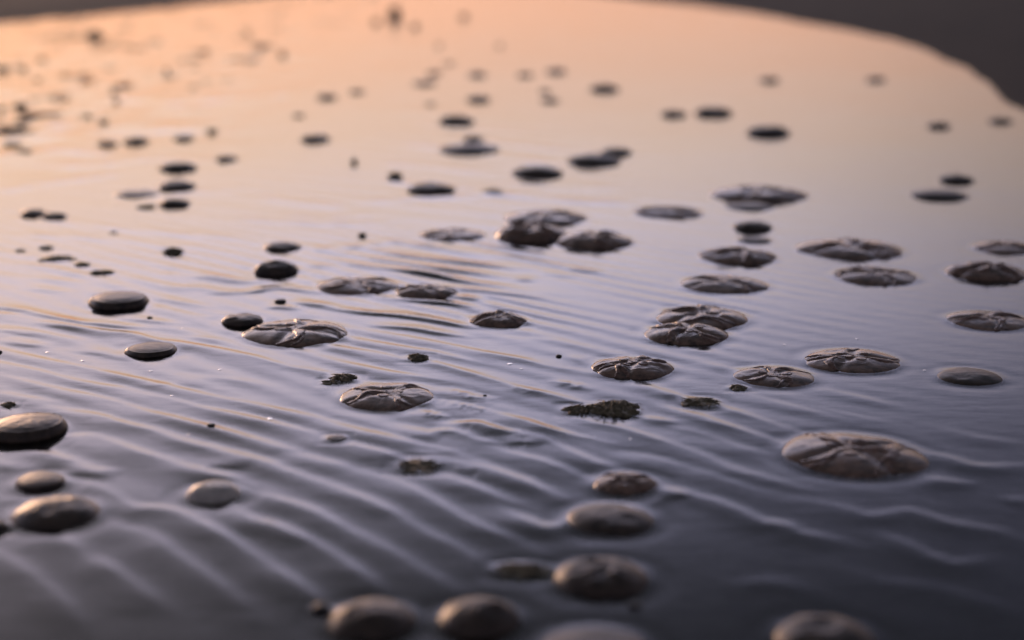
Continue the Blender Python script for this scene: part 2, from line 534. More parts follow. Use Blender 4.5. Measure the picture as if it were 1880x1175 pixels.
# shoreline of the pool (ground coordinates): inside = water
SH = [(-1400, 330), (-700, 160), (-400, 90), (-150, 52), (0, 42), (100, 34), (200, 25), (330, 12), (450, -2), (600, -16), (800, -24), (1000, -20), (1100, -10), (1190, 1),
      (1290, 11), (1400, 28), (1520, 50), (1600, 66), (1640, 74), (1700, 98), (1760, 128), (1800, 150), (1840, 184), (1882, 214), (1960, 300),
      (2080, 450), (2300, 700), (2700, 1200)]
shore = np.array([ground(*p) for p in catmull(SH, 4)])
pool = np.vstack([shore, [[4.0, -3.0], [-16.0, -3.0], [-18.0, 8.0]]])


def seg_dist(x, y, P):
    """distance, fraction of length, signed side to polyline P"""
    best = np.full(x.shape, 1e9)
    tt = np.zeros(x.shape)
    sg = np.zeros(x.shape)
    seg = np.diff(P, axis=0)
    ln = np.hypot(seg[:, 0], seg[:, 1])
    tot = ln.sum()
    acc = 0
    for i in range(len(seg)):
        ax, ay = P[i]
        dx, dy = seg[i]
        l2 = max(ln[i] ** 2, 1e-12)
        t = np.clip(((x - ax) * dx + (y - ay) * dy) / l2, 0, 1)
        ex, ey = x - ax - t * dx, y - ay - t * dy
        d = np.hypot(ex, ey)
        m = d < best
        best = np.where(m, d, best)
        tt = np.where(m, (acc + t * ln[i]) / tot, tt)
        # far side is the one with larger y
        s = np.sign((dx * ey - dy * ex) * (1 if dx >= 0 else -1))
        sg = np.where(m, s, sg)
        acc += ln[i]
    return best, tt, sg, tot


def inside(x, y, P):
    r = np.zeros(x.shape, bool)
    n = len(P)
    for i in range(n):
        x1, y1 = P[i]
        x2, y2 = P[(i + 1) % n]
        if y1 == y2:
            continue
        c = ((y1 > y) != (y2 > y)) & (x < (x2 - x1) * (y - y1) / (y2 - y1) + x1)
        r ^= c
    return r


# ------------------------------------------------------------------ things lying on the flat (table)
# kind, cx, top, bottom, width, label, options; positions are where each was seen, turned into real ground positions below
J = [
 ('cross',1565,793,877,252,"largest jellyfish of all, with orange-lit back and four thick arms crossed on top",{'rot':20,'seed':3}),
 ('cross',710,702,755,178,"glossy jellyfish with thin X-shaped ridges, between two streaks of grainy sand",{'rot':38,'seed':11}),
 ('cross',543,587,637,190,"wide jellyfish with peach top and arched front fold, beside a small dark one",{'rot':55,'seed':5}),
 ('cross',1161,653,698,148,"jellyfish with one long curved fold along its front, alone right of a tiny pebble",{'rot':8,'seed':8}),
 ('cross',1422,671,712,143,"pale veined low jellyfish next to a small seaweed scrap",{'rot':25,'seed':21}),
 ('cross',1565,640,686,170,"dark wrinkled jellyfish with a pink rim, above and right of the pale veined one",{'rot':-20,'seed':14}),
 ('cross',1288,560,606,168,"rear jellyfish of the touching pair on the right half",{'rot':-30,'seed':31}),
 ('cross',1259,591,635,150,"front jellyfish of the touching pair, with a bright left edge",{'rot':60,'seed':19}),
 ('cross',1328,503,541,150,"knobbly jellyfish lying behind the touching pair",{'rot':40,'seed':23}),
 ('cross',1607,489,524,145,"ridged jellyfish just in front of the very wide flat one",{'rot':15,'seed':29}),
 ('cross',1562,440,478,175,"very wide flat jellyfish with a notch in the middle of its front edge",{'rot':5,'seed':37}),
 ('cross',1355,452,487,130,"jellyfish below the short column of dark round ones",{'rot':70,'seed':41}),
 ('cross',1815,570,607,140,"arched ridged jellyfish cut by the right picture edge, third of that edge from the top",{'rot':0,'seed':43}),
 ('cross',1812,480,517,130,"thick dark jellyfish near the right picture edge, under the half-cut one",{'rot':33,'seed':47}),
 ('cross',1850,444,468,112,"flat jellyfish with a thin pointed left end, half cut by the right picture edge",{'rot':12,'seed':53}),
 ('cross',915,571,603,105,"small jellyfish with a peaked middle where a long dark ripple ends",{'rot':50,'seed':59}),
 ('cross',657,508,543,145,"wide dark jellyfish, left one of two side by side amid strong ripples",{'rot':28,'seed':61}),
 ('cross',782,520,551,110,"narrower dark jellyfish, right one of two side by side amid strong ripples",{'rot':10,'seed':67}),
 ('cross',1090,423,459,135,"front right jellyfish of the heap of three in the middle",{'rot':18,'seed':71}),
 ('cross',975,408,446,125,"middle jellyfish of the heap of three, half over the ripples",{'rot':44,'seed':73}),
 ('cross',1003,388,416,145,"rearmost jellyfish of the heap of three in the middle",{'rot':62,'seed':79}),
 ('cross',830,421,444,112,"low lumpy jellyfish left of the heap of three",{'rot':36,'seed':83}),
 ('cross',1227,378,403,118,"flat oval jellyfish between the heap of three and the broad lumpy one",{'rot':22,'seed':89}),
 ('cross',1393,338,374,158,"broad lumpy jellyfish at the head of the column of dark ones",{'rot':48,'seed':97}),
 ('dome',1375,373,388,80,"thin grey jellyfish tucked under the broad lumpy one",{}),
 ('dome',1382,396,426,66,"round black jellyfish in the column, second from its foot",{}),
 ('dome',1385,433,448,58,"thin dark jellyfish at the foot of the column",{}),
 ('dome',1725,346,368,92,"flat jellyfish in front of the small black oval near the right side",{}),
 ('dome',1756,316,337,56,"small black oval jellyfish behind a flat one near the right side",{}),
 ('dome',986,303,327,90,"oval dark jellyfish left of the overlapping pair",{}),
 ('dome',1090,281,305,94,"front jellyfish of the overlapping blurred pair",{}),
 ('dome',1132,265,286,54,"rear jellyfish of the overlapping blurred pair",{}),
 ('dome',791,334,357,85,"flat pointed dark jellyfish right of a tiny round pebble",{}),
 ('dome',862,262,284,104,"wide flat jellyfish with a black lump behind it",{}),
 ('dome',869,235,260,36,"black lump standing behind the wide flat jellyfish",{}),
 ('dome',837,203,229,62,"blurred dark jellyfish with a domed back behind the black lump",{}),
 ('dome',1410,230,251,72,"blurred dark oval jellyfish alone in the smooth water",{}),
 ('dome',1237,196,215,44,"short black jellyfish, left of two in one line in the smooth water",{}),
 ('dome',1309,195,213,62,"long dark jellyfish, right of two in one line in the smooth water",{}),
 ('dome',1724,213,236,38,"round black blurred jellyfish near the shore on the right",{}),
 ('dome',1413,134,151,34,"faint grey blurred jellyfish below the dark shore, left of two",{}),
 ('dome',1608,133,150,32,"faint grey blurred jellyfish below the dark shore, right of two",{}),
 ('dome',1837,214,227,38,"faint low jellyfish where the shore meets the right picture edge",{}),
 ('dome',1110,141,168,50,"blurred purple-grey jellyfish with a hump, far out in peach water",{}),
 ('dome',1021,116,135,36,"blurred dark jellyfish upper right of the stacked two",{}),
 ('dome',964,122,141,28,"blurred dark jellyfish between two others in the far row",{}),
 ('dome',1001,153,170,22,"rear one of two stacked blurred jellyfish",{}),
 ('dome',1010,170,188,32,"front one of two stacked blurred jellyfish",{}),
 ('dome',876,121,141,32,"blurred dark jellyfish right above the broader tilted one",{}),
 ('dome',879,166,187,42,"broader tilted blurred jellyfish below the far row",{}),
 ('dome',797,114,138,26,"black blurred jellyfish above the grey smear",{}),
 ('dome',824,100,119,18,"faint brown blurred jellyfish touching the black one in the far row",{}),
 ('dome',779,147,157,40,"grey smeared jellyfish lying flat below the black blurred one",{}),
 ('dome',790,176,194,18,"faint small blurred jellyfish behind the domed one",{}),
 ('dome',655,153,172,26,"faint brown blurred jellyfish right of the small black one",{}),
 ('dome',600,164,183,34,"small black blurred jellyfish at the end of a long grey ripple",{}),
 ('dome',548,201,215,22,"very faint brownish jellyfish behind the dark oval one",{}),
 ('dome',578,240,261,52,"dark oval jellyfish alone in the peach water left of centre",{}),
 ('dome',337,240,258,36,"small dark jellyfish, third of the row of three",{}),
 ('dome',250,248,264,42,"longest jellyfish of the row of three",{}),
 ('dome',197,251,268,34,"first and darkest jellyfish of the row of three",{}),
 ('dome',416,278,297,38,"small dark jellyfish right of the stacked group of four",{}),
 ('dome',328,296,315,62,"topmost jellyfish of the stacked group of four",{}),
 ('dome',325,325,350,62,"second and thickest jellyfish of the stacked group of four",{}),
 ('dome',252,349,364,74,"thin long jellyfish at the left of the stacked group of four",{}),
 ('dome',320,361,381,54,"lowest jellyfish of the stacked group of four",{}),
 ('dome',61,380,398,44,"left half of the touching pair of dark jellyfish",{}),
 ('dome',100,380,403,42,"right half of the touching pair of dark jellyfish",{}),
 ('dome',45,265,281,26,"small black blurred lump of jellyfish near the left picture edge",{}),
 ('dome',518,444,463,66,"thin dark jellyfish right behind the grainy round one",{}),
 ('dome',507,476,507,76,"round jellyfish with a frosty grainy top behind the ripples",{'frost':1}),
 ('disc',218,530,569,103,"thick disc-shaped jellyfish with a pale rim line and black side",{}),
 ('dome',445,576,600,72,"small black-sided jellyfish touching the wide peach-topped one",{'squash':1}),
 ('disc',278,626,657,90,"small disc jellyfish with a speckled pale top beside a long bright ripple",{}),
 ('disc',52,753,813,134,"big disc jellyfish with a smooth lavender top cut by the left picture edge",{}),
 ('disc',75,864,902,88,"small dark-sided jellyfish with a patchy top above the big oblong one",{}),
 ('dome',103,910,973,155,"big oblong dull jellyfish at the lower left",{}),
 ('dome',-2,940,977,40,"jellyfish of which just the tip shows at the left picture edge",{}),
 ('dome',392,882,926,98,"pale smooth egg-shaped jellyfish alone on the lower ripples",{'even':1}),
 ('cross',1147,866,910,115,"small rounded jellyfish with creased top behind the smooth oval one",{'rot':30,'seed':101,'fat':1}),
 ('dome',1120,923,984,158,"smooth oval jellyfish with a warm rim where a curved ripple ends",{}),
 ('dome',1105,1020,1098,172,"big blurred mottled jellyfish next to a dark sliver of weed",{'knob':1}),
 ('dome',683,1098,1176,162,"blurred round jellyfish at the bottom beside a tiny dark pebble",{}),
 ('dome',880,1094,1172,150,"blurred round jellyfish at the bottom, second from the left there",{}),
 ('dome',1515,1128,1214,180,"jellyfish of which the blurred arch shows at the bottom, rightmost there",{}),
 ('dome',1095,1156,1236,195,"jellyfish of which just the top shows at the bottom picture edge",{}),
 ('dome',1780,675,708,112,"smooth low jellyfish alone near the right side, without ridges",{}),
]
W = [
 ('weed',1127,736,767,92,"bristly mound of seaweed with frayed right end",{'h':1.0}),
 ('weed',1063,744,762,52,"small ragged seaweed scrap at the left foot of the bristly mound",{}),
 ('weed',770,847,869,72,"flat yellowish seaweed tuft at the end of a bright ripple",{'h':0.7}),
 ('weed',630,688,702,44,"dark seaweed knot behind the glossy X-ridged jellyfish",{}),
 ('weed',607,698,707,30,"thin seaweed sprig in front of the dark knot",{}),
 ('weed',766,651,665,38,"small dark seaweed tuft alone above the long bright crest",{}),
 ('weed',1287,735,749,66,"long thin strip of seaweed crumbs lying on a ripple crest",{'h':0.4}),
 ('weed',1356,706,717,32,"tiny seaweed scrap in front of the pale veined jellyfish",{}),
 ('weed',318,452,468,32,"little seaweed tuft with an upright tip, left of two dark jellyfish",{'h':1.6}),
 ('weed',188,496,506,36,"dark seaweed shred behind the thick disc-shaped jellyfish",{}),
 ('weed',84,451,459,22,"tiny seaweed shred above the slim sliver",{}),
 ('weed',37,457,463,16,"tiny seaweed crumb, outermost on the left of three",{}),
 ('weed',150,482,490,22,"pale brown seaweed fleck between the sliver and the shred",{}),
 ('weed',16,731,748,26,"spiky seaweed tuft behind the big lavender disc",{}),
 ('weed',960,1040,1062,92,"dark blurred sliver of weed left of the big mottled jellyfish",{}),
 ('weed',905,347,357,32,"faint greenish weed scrap right of the flat pointed jellyfish",{}),
 ('weed',388,231,244,18,"faint brown weed fleck behind the small dark jellyfish of the row",{}),
 ('weed',190,212,226,16,"faint yellowish weed fleck above the row of three",{}),
 ('weed',163,200,214,12,"faint weed fleck, upper neighbour of the yellowish one",{}),
 ('weed',210,152,170,14,"brown weed fleck standing at the end of a grey streak, rear half",{}),
 ('weed',214,172,188,12,"brown weed fleck standing at the end of a grey streak, front half",{}),
 ('weed',76,98,112,14,"dark weed fleck alone in the upper left shallows",{}),
 ('weed',5,116,130,20,"brown weed lump at the left picture edge near the top",{}),
 ('weed',42,118,130,14,"brown weed fleck next to the lump at the picture edge",{}),
 ('weed',21,236,246,24,"flat dark weed scrap above the small black lump",{}),
 ('weed',24,258,268,26,"olive weed scrap touching the small black lump",{}),
 ('weed',3,190,203,14,"dark weed scrap at the left picture edge, rear one",{}),
 ('weed',38,186,198,22,"grey weed smear right of the dark scrap at the picture edge",{}),
 ('weed',70,142,148,12,"tiny grey weed fleck in the upper left shallows",{}),
 ('weed',173,53,70,28,"grey-brown blurred weed patch below the upper left shore",{}),
 ('weed',140,54,70,10,"small weed fleck left of the grey-brown patch",{}),
 ('weed',270,374,384,26,"greenish weed scrap left of the lowest stacked jellyfish",{}),
 ('weed',208,422,430,12,"weed crumb alone above the little upright tuft",{}),
 ('weed',106,472,482,50,"slim dark sliver of weed lying on a ripple",{'flat':1}),
 ('pebble',617,802,813,36,"flat elongated dark pebble with a peach top edge",{}),
 ('pebble',388,780,787,14,"tiny dark pebble on a ripple between two long crests",{}),
 ('pebble',1026,651,657,11,"tiny dark pebble left of the jellyfish with a long front fold",{}),
 ('pebble',515,550,557,20,"small dark pebble behind the wide peach-topped jellyfish",{}),
 ('pebble',665,422,436,14,"tiny upright bluish pebble left of the low lumpy jellyfish",{'tall':1}),
 ('pebble',650,290,301,10,"tiny pale bluish blurred pebble in the peach water",{'tall':1}),
 ('pebble',726,312,329,24,"tiny round dark pebble left of the flat pointed jellyfish",{'tall':1}),
 ('pebble',590,1110,1129,34,"tiny dark pebble next to the blurred round jellyfish at the bottom",{}),
 ('pebble',1166,1106,1119,26,"tiny dark pebble below the big mottled jellyfish",{}),
 ('pebble',275,581,586,9,"minute dark pebble right below the thick disc-shaped jellyfish",{}),
 ('pebble',-2,640,650,12,"dark pebble tip at the left picture edge beside the ripples",{}),
 ('pebble',890,724,729,7,"minute dark pebble on the grainy crest",{}),
 ('pebble',519,88,104,12,"blurred dot of a pebble on a faint grey streak far out",{}),
 ('pebble',725,20,34,20,"dark blurred pebble at the very top, middle of three",{'tall':1}),
 ('pebble',691,28,44,12,"faint blurred pebble at the very top, left of three",{}),
 ('pebble',762,35,52,12,"faint blurred pebble at the very top, right of three",{}),
 ('pebble',852,16,34,12,"blurred brown pebble at the very top, alone right of the three",{}),
 ('pebble',806,68,86,8,"very faint pebble spot above the far row",{}),
 ('pebble',918,68,86,8,"very faint pebble spot between the top edge and the far row",{}),
 ('pebble',306,116,134,9,"faint orange pebble spot alone in the bright orange water",{}),
]
F = [(335,604,"white foam fleck behind the wide peach-topped jellyfish"),(152,663,"white foam fleck left of the speckled disc jellyfish"),
     (277,682,"white foam fleck in front of the speckled disc jellyfish"),(316,728,"white foam fleck between two long crests on the left"),
     (496,770,"bright foam fleck below the wide peach-topped jellyfish"),(87,647,"white foam fleck on the leftmost ripples"),
     (936,670,"larger foam fleck of the two in the middle"),(957,679,"smaller foam fleck of the two in the middle"),
     (346,799,"faint foam fleck left of the tiny pebble"),(1157,808,"foam fleck behind the small creased jellyfish"),
     (1440,633,"foam fleck behind the pale veined jellyfish"),(1573,622,"foam fleck behind the dark wrinkled jellyfish"),
     (1698,680,"foam fleck between the wrinkled and the smooth low jellyfish"),(404,679,"faint foam speck above the long crest left of the dark knot")]


def place(cx, top, bot, w, thick_disc=False, small=False):
    """real position, half width and height of a thing from its outline"""
    blur = 0.033 * abs(bot - 705)
    w = max(w - 0.12 * blur, 7) if bot > 705 else max(w * (1 + 0.12 * min(blur / 12, 1)), 7)
    top, bot = top + 0.06 * blur, bot - 0.06 * blur
    if bot - top < 4:
        m = (bot + top) / 2
        top, bot = m - 2, m + 2
    e = math.atan((bot - HORIZON) / FPX)
    ap = w / 2                       # half width in px
    dep = min(ap * math.sin(e), 0.62 * (bot - top)) * 1.0   # half depth in px
    yc = bot - dep
    x, y = ground(cx, yc)
    s = math.hypot(math.hypot(x, y), CAM_H) / FPX      # metres per px
    a = ap * s
    aspect = dep / (ap * math.sin(e))
    T_ = max(yc - top, 1.0)
    h = math.sqrt(max(T_ ** 2 - dep ** 2, (0.12 * ap) ** 2)) / math.cos(e) * s
    if thick_disc:
        h *= 0.68
    h = min(max(h, 0.14 * a), (0.75 if small else (0.34 if bot < 480 else (0.46 if bot < 900 else 0.58))) * a)
    return x, y, a, aspect, h


for lst in (J, W):
    for i, rec in enumerate(lst):
        k, cx, top, bot, w, lab, op = rec
        lst[i] = (k, lab, op) + place(cx, top, bot, w, k == 'disc', lst is W and bot < 320)

# ------------------------------------------------------------------ surface heights
def ripple_height(x, y, men=True):
    """height of the wet surface and mask of sand grains standing out"""
    wx = x + 0.0012 * fbm(x * 9, y * 9, 3, 2)
    wy = y + 0.0024 * fbm(x * 7, y * 7, 5, 2)
    z = np.zeros_like(x)
    grain = np.zeros_like(x)
    bars = np.zeros_like(x)
    for kind, s, P in crests:
        y0 = P[:, 1].mean()
        f = max(y0 / 2.9, 0.55)
        far = kind[0] == 'f'
        k = kind[-1]
        if far:
            sn, sf, A = 0.016 * f, 0.030 * f, 0.0034 * f ** 0.6
        elif k == 'd':
            sn, sf, A = 0.011, 0.026, 0.00115
        elif k == 'g':
            sn, sf, A = 0.024, 0.010, 0.0010
        else:
            sn, sf, A = 0.031, 0.0115, 0.00160
            if y0 < 2.2:
                sn, sf = 0.034, 0.0145
        if k == 'd' and not far:
            sn *= max(1, f ** 0.8)
            A *= f ** 0.5
        A *= s * (1.3 if k == 'd' and not far else (0.5 if far else 1.0))
        mg = 3.2 * max(sn, sf)
        bb = (wx > P[:, 0].min() - mg) & (wx < P[:, 0].max() + mg) & (wy > P[:, 1].min() - mg) & (wy < P[:, 1].max() + mg)
        if not bb.any():
            continue
        d, t, sg, tot = seg_dist(wx[bb], wy[bb], P)
        sig = np.where(sg > 0, sf, sn)
        fd = 0.2 if far else 0.44
        env = sstep(0, fd, t) * sstep(0, fd, 1 - t)
        env = env * (1 + 0.35 * vnoise(x[bb] * 11, y[bb] * 11, 9))
        g = np.exp(-(d / sig) ** 2) * env
        z[bb] += A * g
        if far and k == 'd':
            bars[bb] = np.maximum(bars[bb], 0.38 * min(s, 1.0) * g * (1 + 0.5 * vnoise(x[bb] * 5, y[bb] * 2, 77)))
        if k == 'g':
            grain[bb] = np.maximum(grain[bb], np.exp(-(d / 0.017) ** 2) * env)
    # broad unevenness and the fine parallel ripple field of the middle and right part
    z += 0.0016 * fbm(x * 1.1, y * 0.8, 21, 3)
    xa, ya = ground(1000, 520)
    xb, yb = ground(1500, 590)
    th = math.atan2(yb - ya, xb - xa)
    nx, ny = -math.sin(th), math.cos(th)
    ph = (x * nx + y * ny) + 0.05 * fbm(x * 1.6, y * 1.6, 31, 2)
    m = sstep(1.9, 2.6, y) * sstep(6.5, 4.0, y) * (0.35 + 0.65 * sstep(-0.5, 0.6, vnoise(x * 1.3, y * 0.9, 33)))
    z += 0.00010 * m * np.sin(ph * 2 * math.pi / 0.062)
    # packed straight ripples between the heap of three and the two side-by-side jellyfish
    xa, ya = ground(640, 440)
    xb, yb = ground(1000, 512)
    th2 = math.atan2(yb - ya, xb - xa)
    n2x, n2y = -math.sin(th2), math.cos(th2)
    xc, yc = ground(640, 452)
    lam = abs((xc - xa) * n2x + (yc - ya) * n2y)
    ph2 = (x - xa) * n2x + (y - ya) * n2y + 0.008 * fbm(x * 2.5, y * 2.5, 35, 2)
    gx, gy = ground(860, 500)
    e2 = np.exp(-((x - gx) / 0.42) ** 2 - ((y - gy) / 0.62) ** 2) * (0.75 + 0.5 * vnoise(x * 4, y * 4, 36))
    wv = np.sin(ph2 * 2 * math.pi / lam)
    z += 0.00060 * e2 * (wv + 0.25 * wv * wv)
    # fainter continuation over the left and the middle
    e3 = sstep(1.75, 2.4, y) * sstep(6.2, 4.0, y) * (1 + 0.7 * sstep(2.8, 3.8, y)) * sstep(0.9, 0.1, x) * (0.4 + 0.6 * sstep(-0.6, 0.6, vnoise(x * 1.7, y * 1.2, 37)))
    ph3 = (x - xa) * n2x + (y - ya) * n2y + 0.03 * fbm(x * 1.2, y * 1.2, 38, 2)
    z += 0.00028 * e3 * np.sin(ph3 * 2 * math.pi / (lam * 1.15))
    # short wavy marks on the left shallows
    ml = sstep(-0.6, -1.9, x) * sstep(4.2, 6.5, y) * 0.8
    z += 0.0085 * ml * fbm(x * 7 + 3, y * 3.2, 41, 3)
    mc = np.exp(-((x - ground(860, 300)[0]) / 0.9) ** 2 - ((y - ground(860, 290)[1]) / 1.5) ** 2)
    z += 0.0005 * mc * np.sin(ph * 2 * math.pi / 0.16)
    # tiny unevenness close by
    z += 0.00007 * fbm(x * 22, y * 22, 51, 3)
    bars = np.maximum(bars, ml * 1.6 * np.clip(fbm(x * 8 + 7, y * 3.0, 43, 3) + 0.05, 0, 1))
    # water drawn up against each thing
    for k, lab, op, ox, oy, a, asp, h in J + W:
        if not men or oy > 5 or a < 0.008:
            continue
        rr = 1.9 * a
        bb = (abs(x - ox) < rr) & (abs(y - oy) < rr)
        if not bb.any():
            continue
        d = np.hypot(x[bb] - ox, (y[bb] - oy) / asp) - a
        z[bb] += 0.0006 * np.exp(-(np.maximum(d, 0) / 0.005) ** 1.3) - 0.0003 * np.exp(-((d - 0.02) / 0.014) ** 2)
    return z, grain, bars


def bank_height(x, y):
    d, _, _, _ = seg_dist(x, y, shore)
    ins = inside(x, y, pool)
    sd = np.where(ins, -d, d)
    sd = sd + 0.045 * fbm(x * 2.6, y * 1.4, 61, 3) * sstep(1.5, 8, y)
    up = 0.012 * sstep(0, 0.12, sd) + 0.04 * sstep(0, 0.9, sd) + 0.03 * sstep(0.6, 4, sd) + 0.012 * fbm(x * 4, y * 3, 71, 4) * sstep(0.05, 0.6, sd)
    dn = -0.004 * sstep(0.0, -0.25, sd) - 0.0015
    return np.where(sd > 0, up - 0.0015, dn), sd


# fan-shaped grid: fine where the lens looks, coarse to the horizon
ysub = []
py = 1290.0
while py > -40:
    ysub.append(ground(0, py)[1])
    py -= 2.0 if py < 1180 else 6.0
yy = np.array([0.35, 0.7, 1.0, 1.25] + ysub)
assert (np.diff(yy) > 0).all()
far_rows = []
v = yy[-1]
while v < 2500:
    v *= 1.06
    far_rows.append(v)
yy = np.concatenate([yy, far_rows])
tt = np.concatenate([-np.geomspace(3.5, 0.37, 26), np.linspace(-0.36, 0.36, 640), np.geomspace(0.37, 3.5, 26)])
GX = (yy[:, None] + 0.3) * tt[None, :]
GY = np.repeat(yy[:, None], len(tt), 1)
X, Y = GX.ravel(), GY.ravel()
near = Y < 40
H = np.zeros_like(X)
G = np.zeros_like(X)
BARS = np.zeros_like(X)
H[near], G[near], BARS[near] = ripple_height(X[near], Y[near])
BH, SD = np.full(X.shape, 0.08), np.full(X.shape, 50.0)
BH[near], SD[near] = bank_height(X[near], Y[near])
BH[~near] += 0.02 * fbm(X[~near] * 0.2, Y[~near] * 0.2, 81, 2)
gr = G * 0.0011 * np.maximum(fbm(X * 190, Y * 150, 91, 2), -0.15)
H += gr
Zs = H * np.where(SD > 0, 0.5, 1) + BH
Zs -= 0.0012
# low bars of bare sand that break the film in the far shallows
Zs += np.where(SD < 0, 0.0145 * np.clip(BARS - 0.12, 0, 1), 0)
faces = grid_faces(len(yy), len(tt))
me = mesh_from("wet_sand", np.stack([X, Y, Zs], 1), faces, M_SAND)
sand = link("wet_sand", me)
sand['kind'] = 'structure'
# water only over the pool
keep = (SD < 0.7) & (Y < 45)
fk = keep[faces].all(1)
used = np.unique(faces[fk])
remap = np.full(len(X), -1)
remap[used] = np.arange(len(used))
me = mesh_from("shallow_water", np.stack([X, Y, H], 1)[used], remap[faces[fk]], M_WATER)
water = link("shallow_water", me)
water['kind'] = 'structure'


# ------------------------------------------------------------------ jellyfish
def bell_surface(kind, a, asp, h, seed, op, phis):
    r_ = np.random.default_rng(seed)
    k3 = [r_.uniform(-1, 1) for _ in range(6)]
    nlob = 0.035 if kind != 'cross' else 0.05

    def outline(th):
        o = 1 + nlob * (k3[0] * np.cos(2 * th + k3[1] * 3) + 0.8 * k3[2] * np.cos(3 * th + k3[3] * 3) + 0.6 * k3[4] * np.cos(5 * th + 4 * k3[5]))
        if kind == 'cross':
            for p in phis:
                dd = np.abs((th - p + np.pi) % (2 * np.pi) - np.pi)
                o = o - 0.045 * np.exp(-(dd / 0.16) ** 2)
        return o

    def height(r, th):
        x, y = r * np.cos(th), r * np.sin(th)
        n = vnoise(x * 2.5 + seed, y * 2.5, seed)
        n2 = fbm(x * 8 + seed, y * 8, seed + 5, 3)
        if kind == 'disc':
            z = (1 - r ** 14) ** 0.5 * 0.56 + 0.10 * np.exp(-((r - 0.87) / 0.035) ** 2) + 0.40 * (1 - r ** 3) + 0.03 * n2 * (1 - r ** 6)
        elif kind == 'dome':
            p = 0.62 if not op.get('squash') else 0.4
            z = np.clip(1 - r ** 2.4, 0, 1) ** p + 0.13 * n * (1 - r ** 4) + (0 if op.get('even') else 0.04) * n2 * (1 - r ** 6)
            if op.get('even'):
                z = z - 0.09 * n * (1 - r ** 4)
            if op.get('knob'):
                z = z + 0.10 * fbm(x * 5, y * 5, 7, 2) * (1 - r ** 4)
        else:
            z = np.clip(1 - r ** 2.5, 0, 1) ** 0.66
            cut = np.zeros_like(r)
            for p in phis:
                dd = (th - p + np.pi) % (2 * np.pi) - np.pi
                lat = r * np.sin(np.clip(dd, -1.4, 1.4))
                on = (np.abs(dd) < 1.4)
                cut = np.maximum(cut, on * np.exp(-(lat / 0.11) ** 2) * sstep(0.02, 0.25, r))
            z = z * (1 - 0.24 * cut) - 0.03 * cut * (1 - r ** 4)
            z = z - 0.16 * np.exp(-(r / 0.20) ** 2)
            fold = 1 - np.abs(fbm(x * 2.6 + seed * 1.7, y * 2.6, seed + 9, 2)) * 4
            z = z + 0.13 * n * (1 - r ** 4) + 0.02 * n2 * (1 - r ** 6) + 0.05 * np.clip(fold, 0, 1) * (1 - r ** 6)
        return z * h
    return outline, height


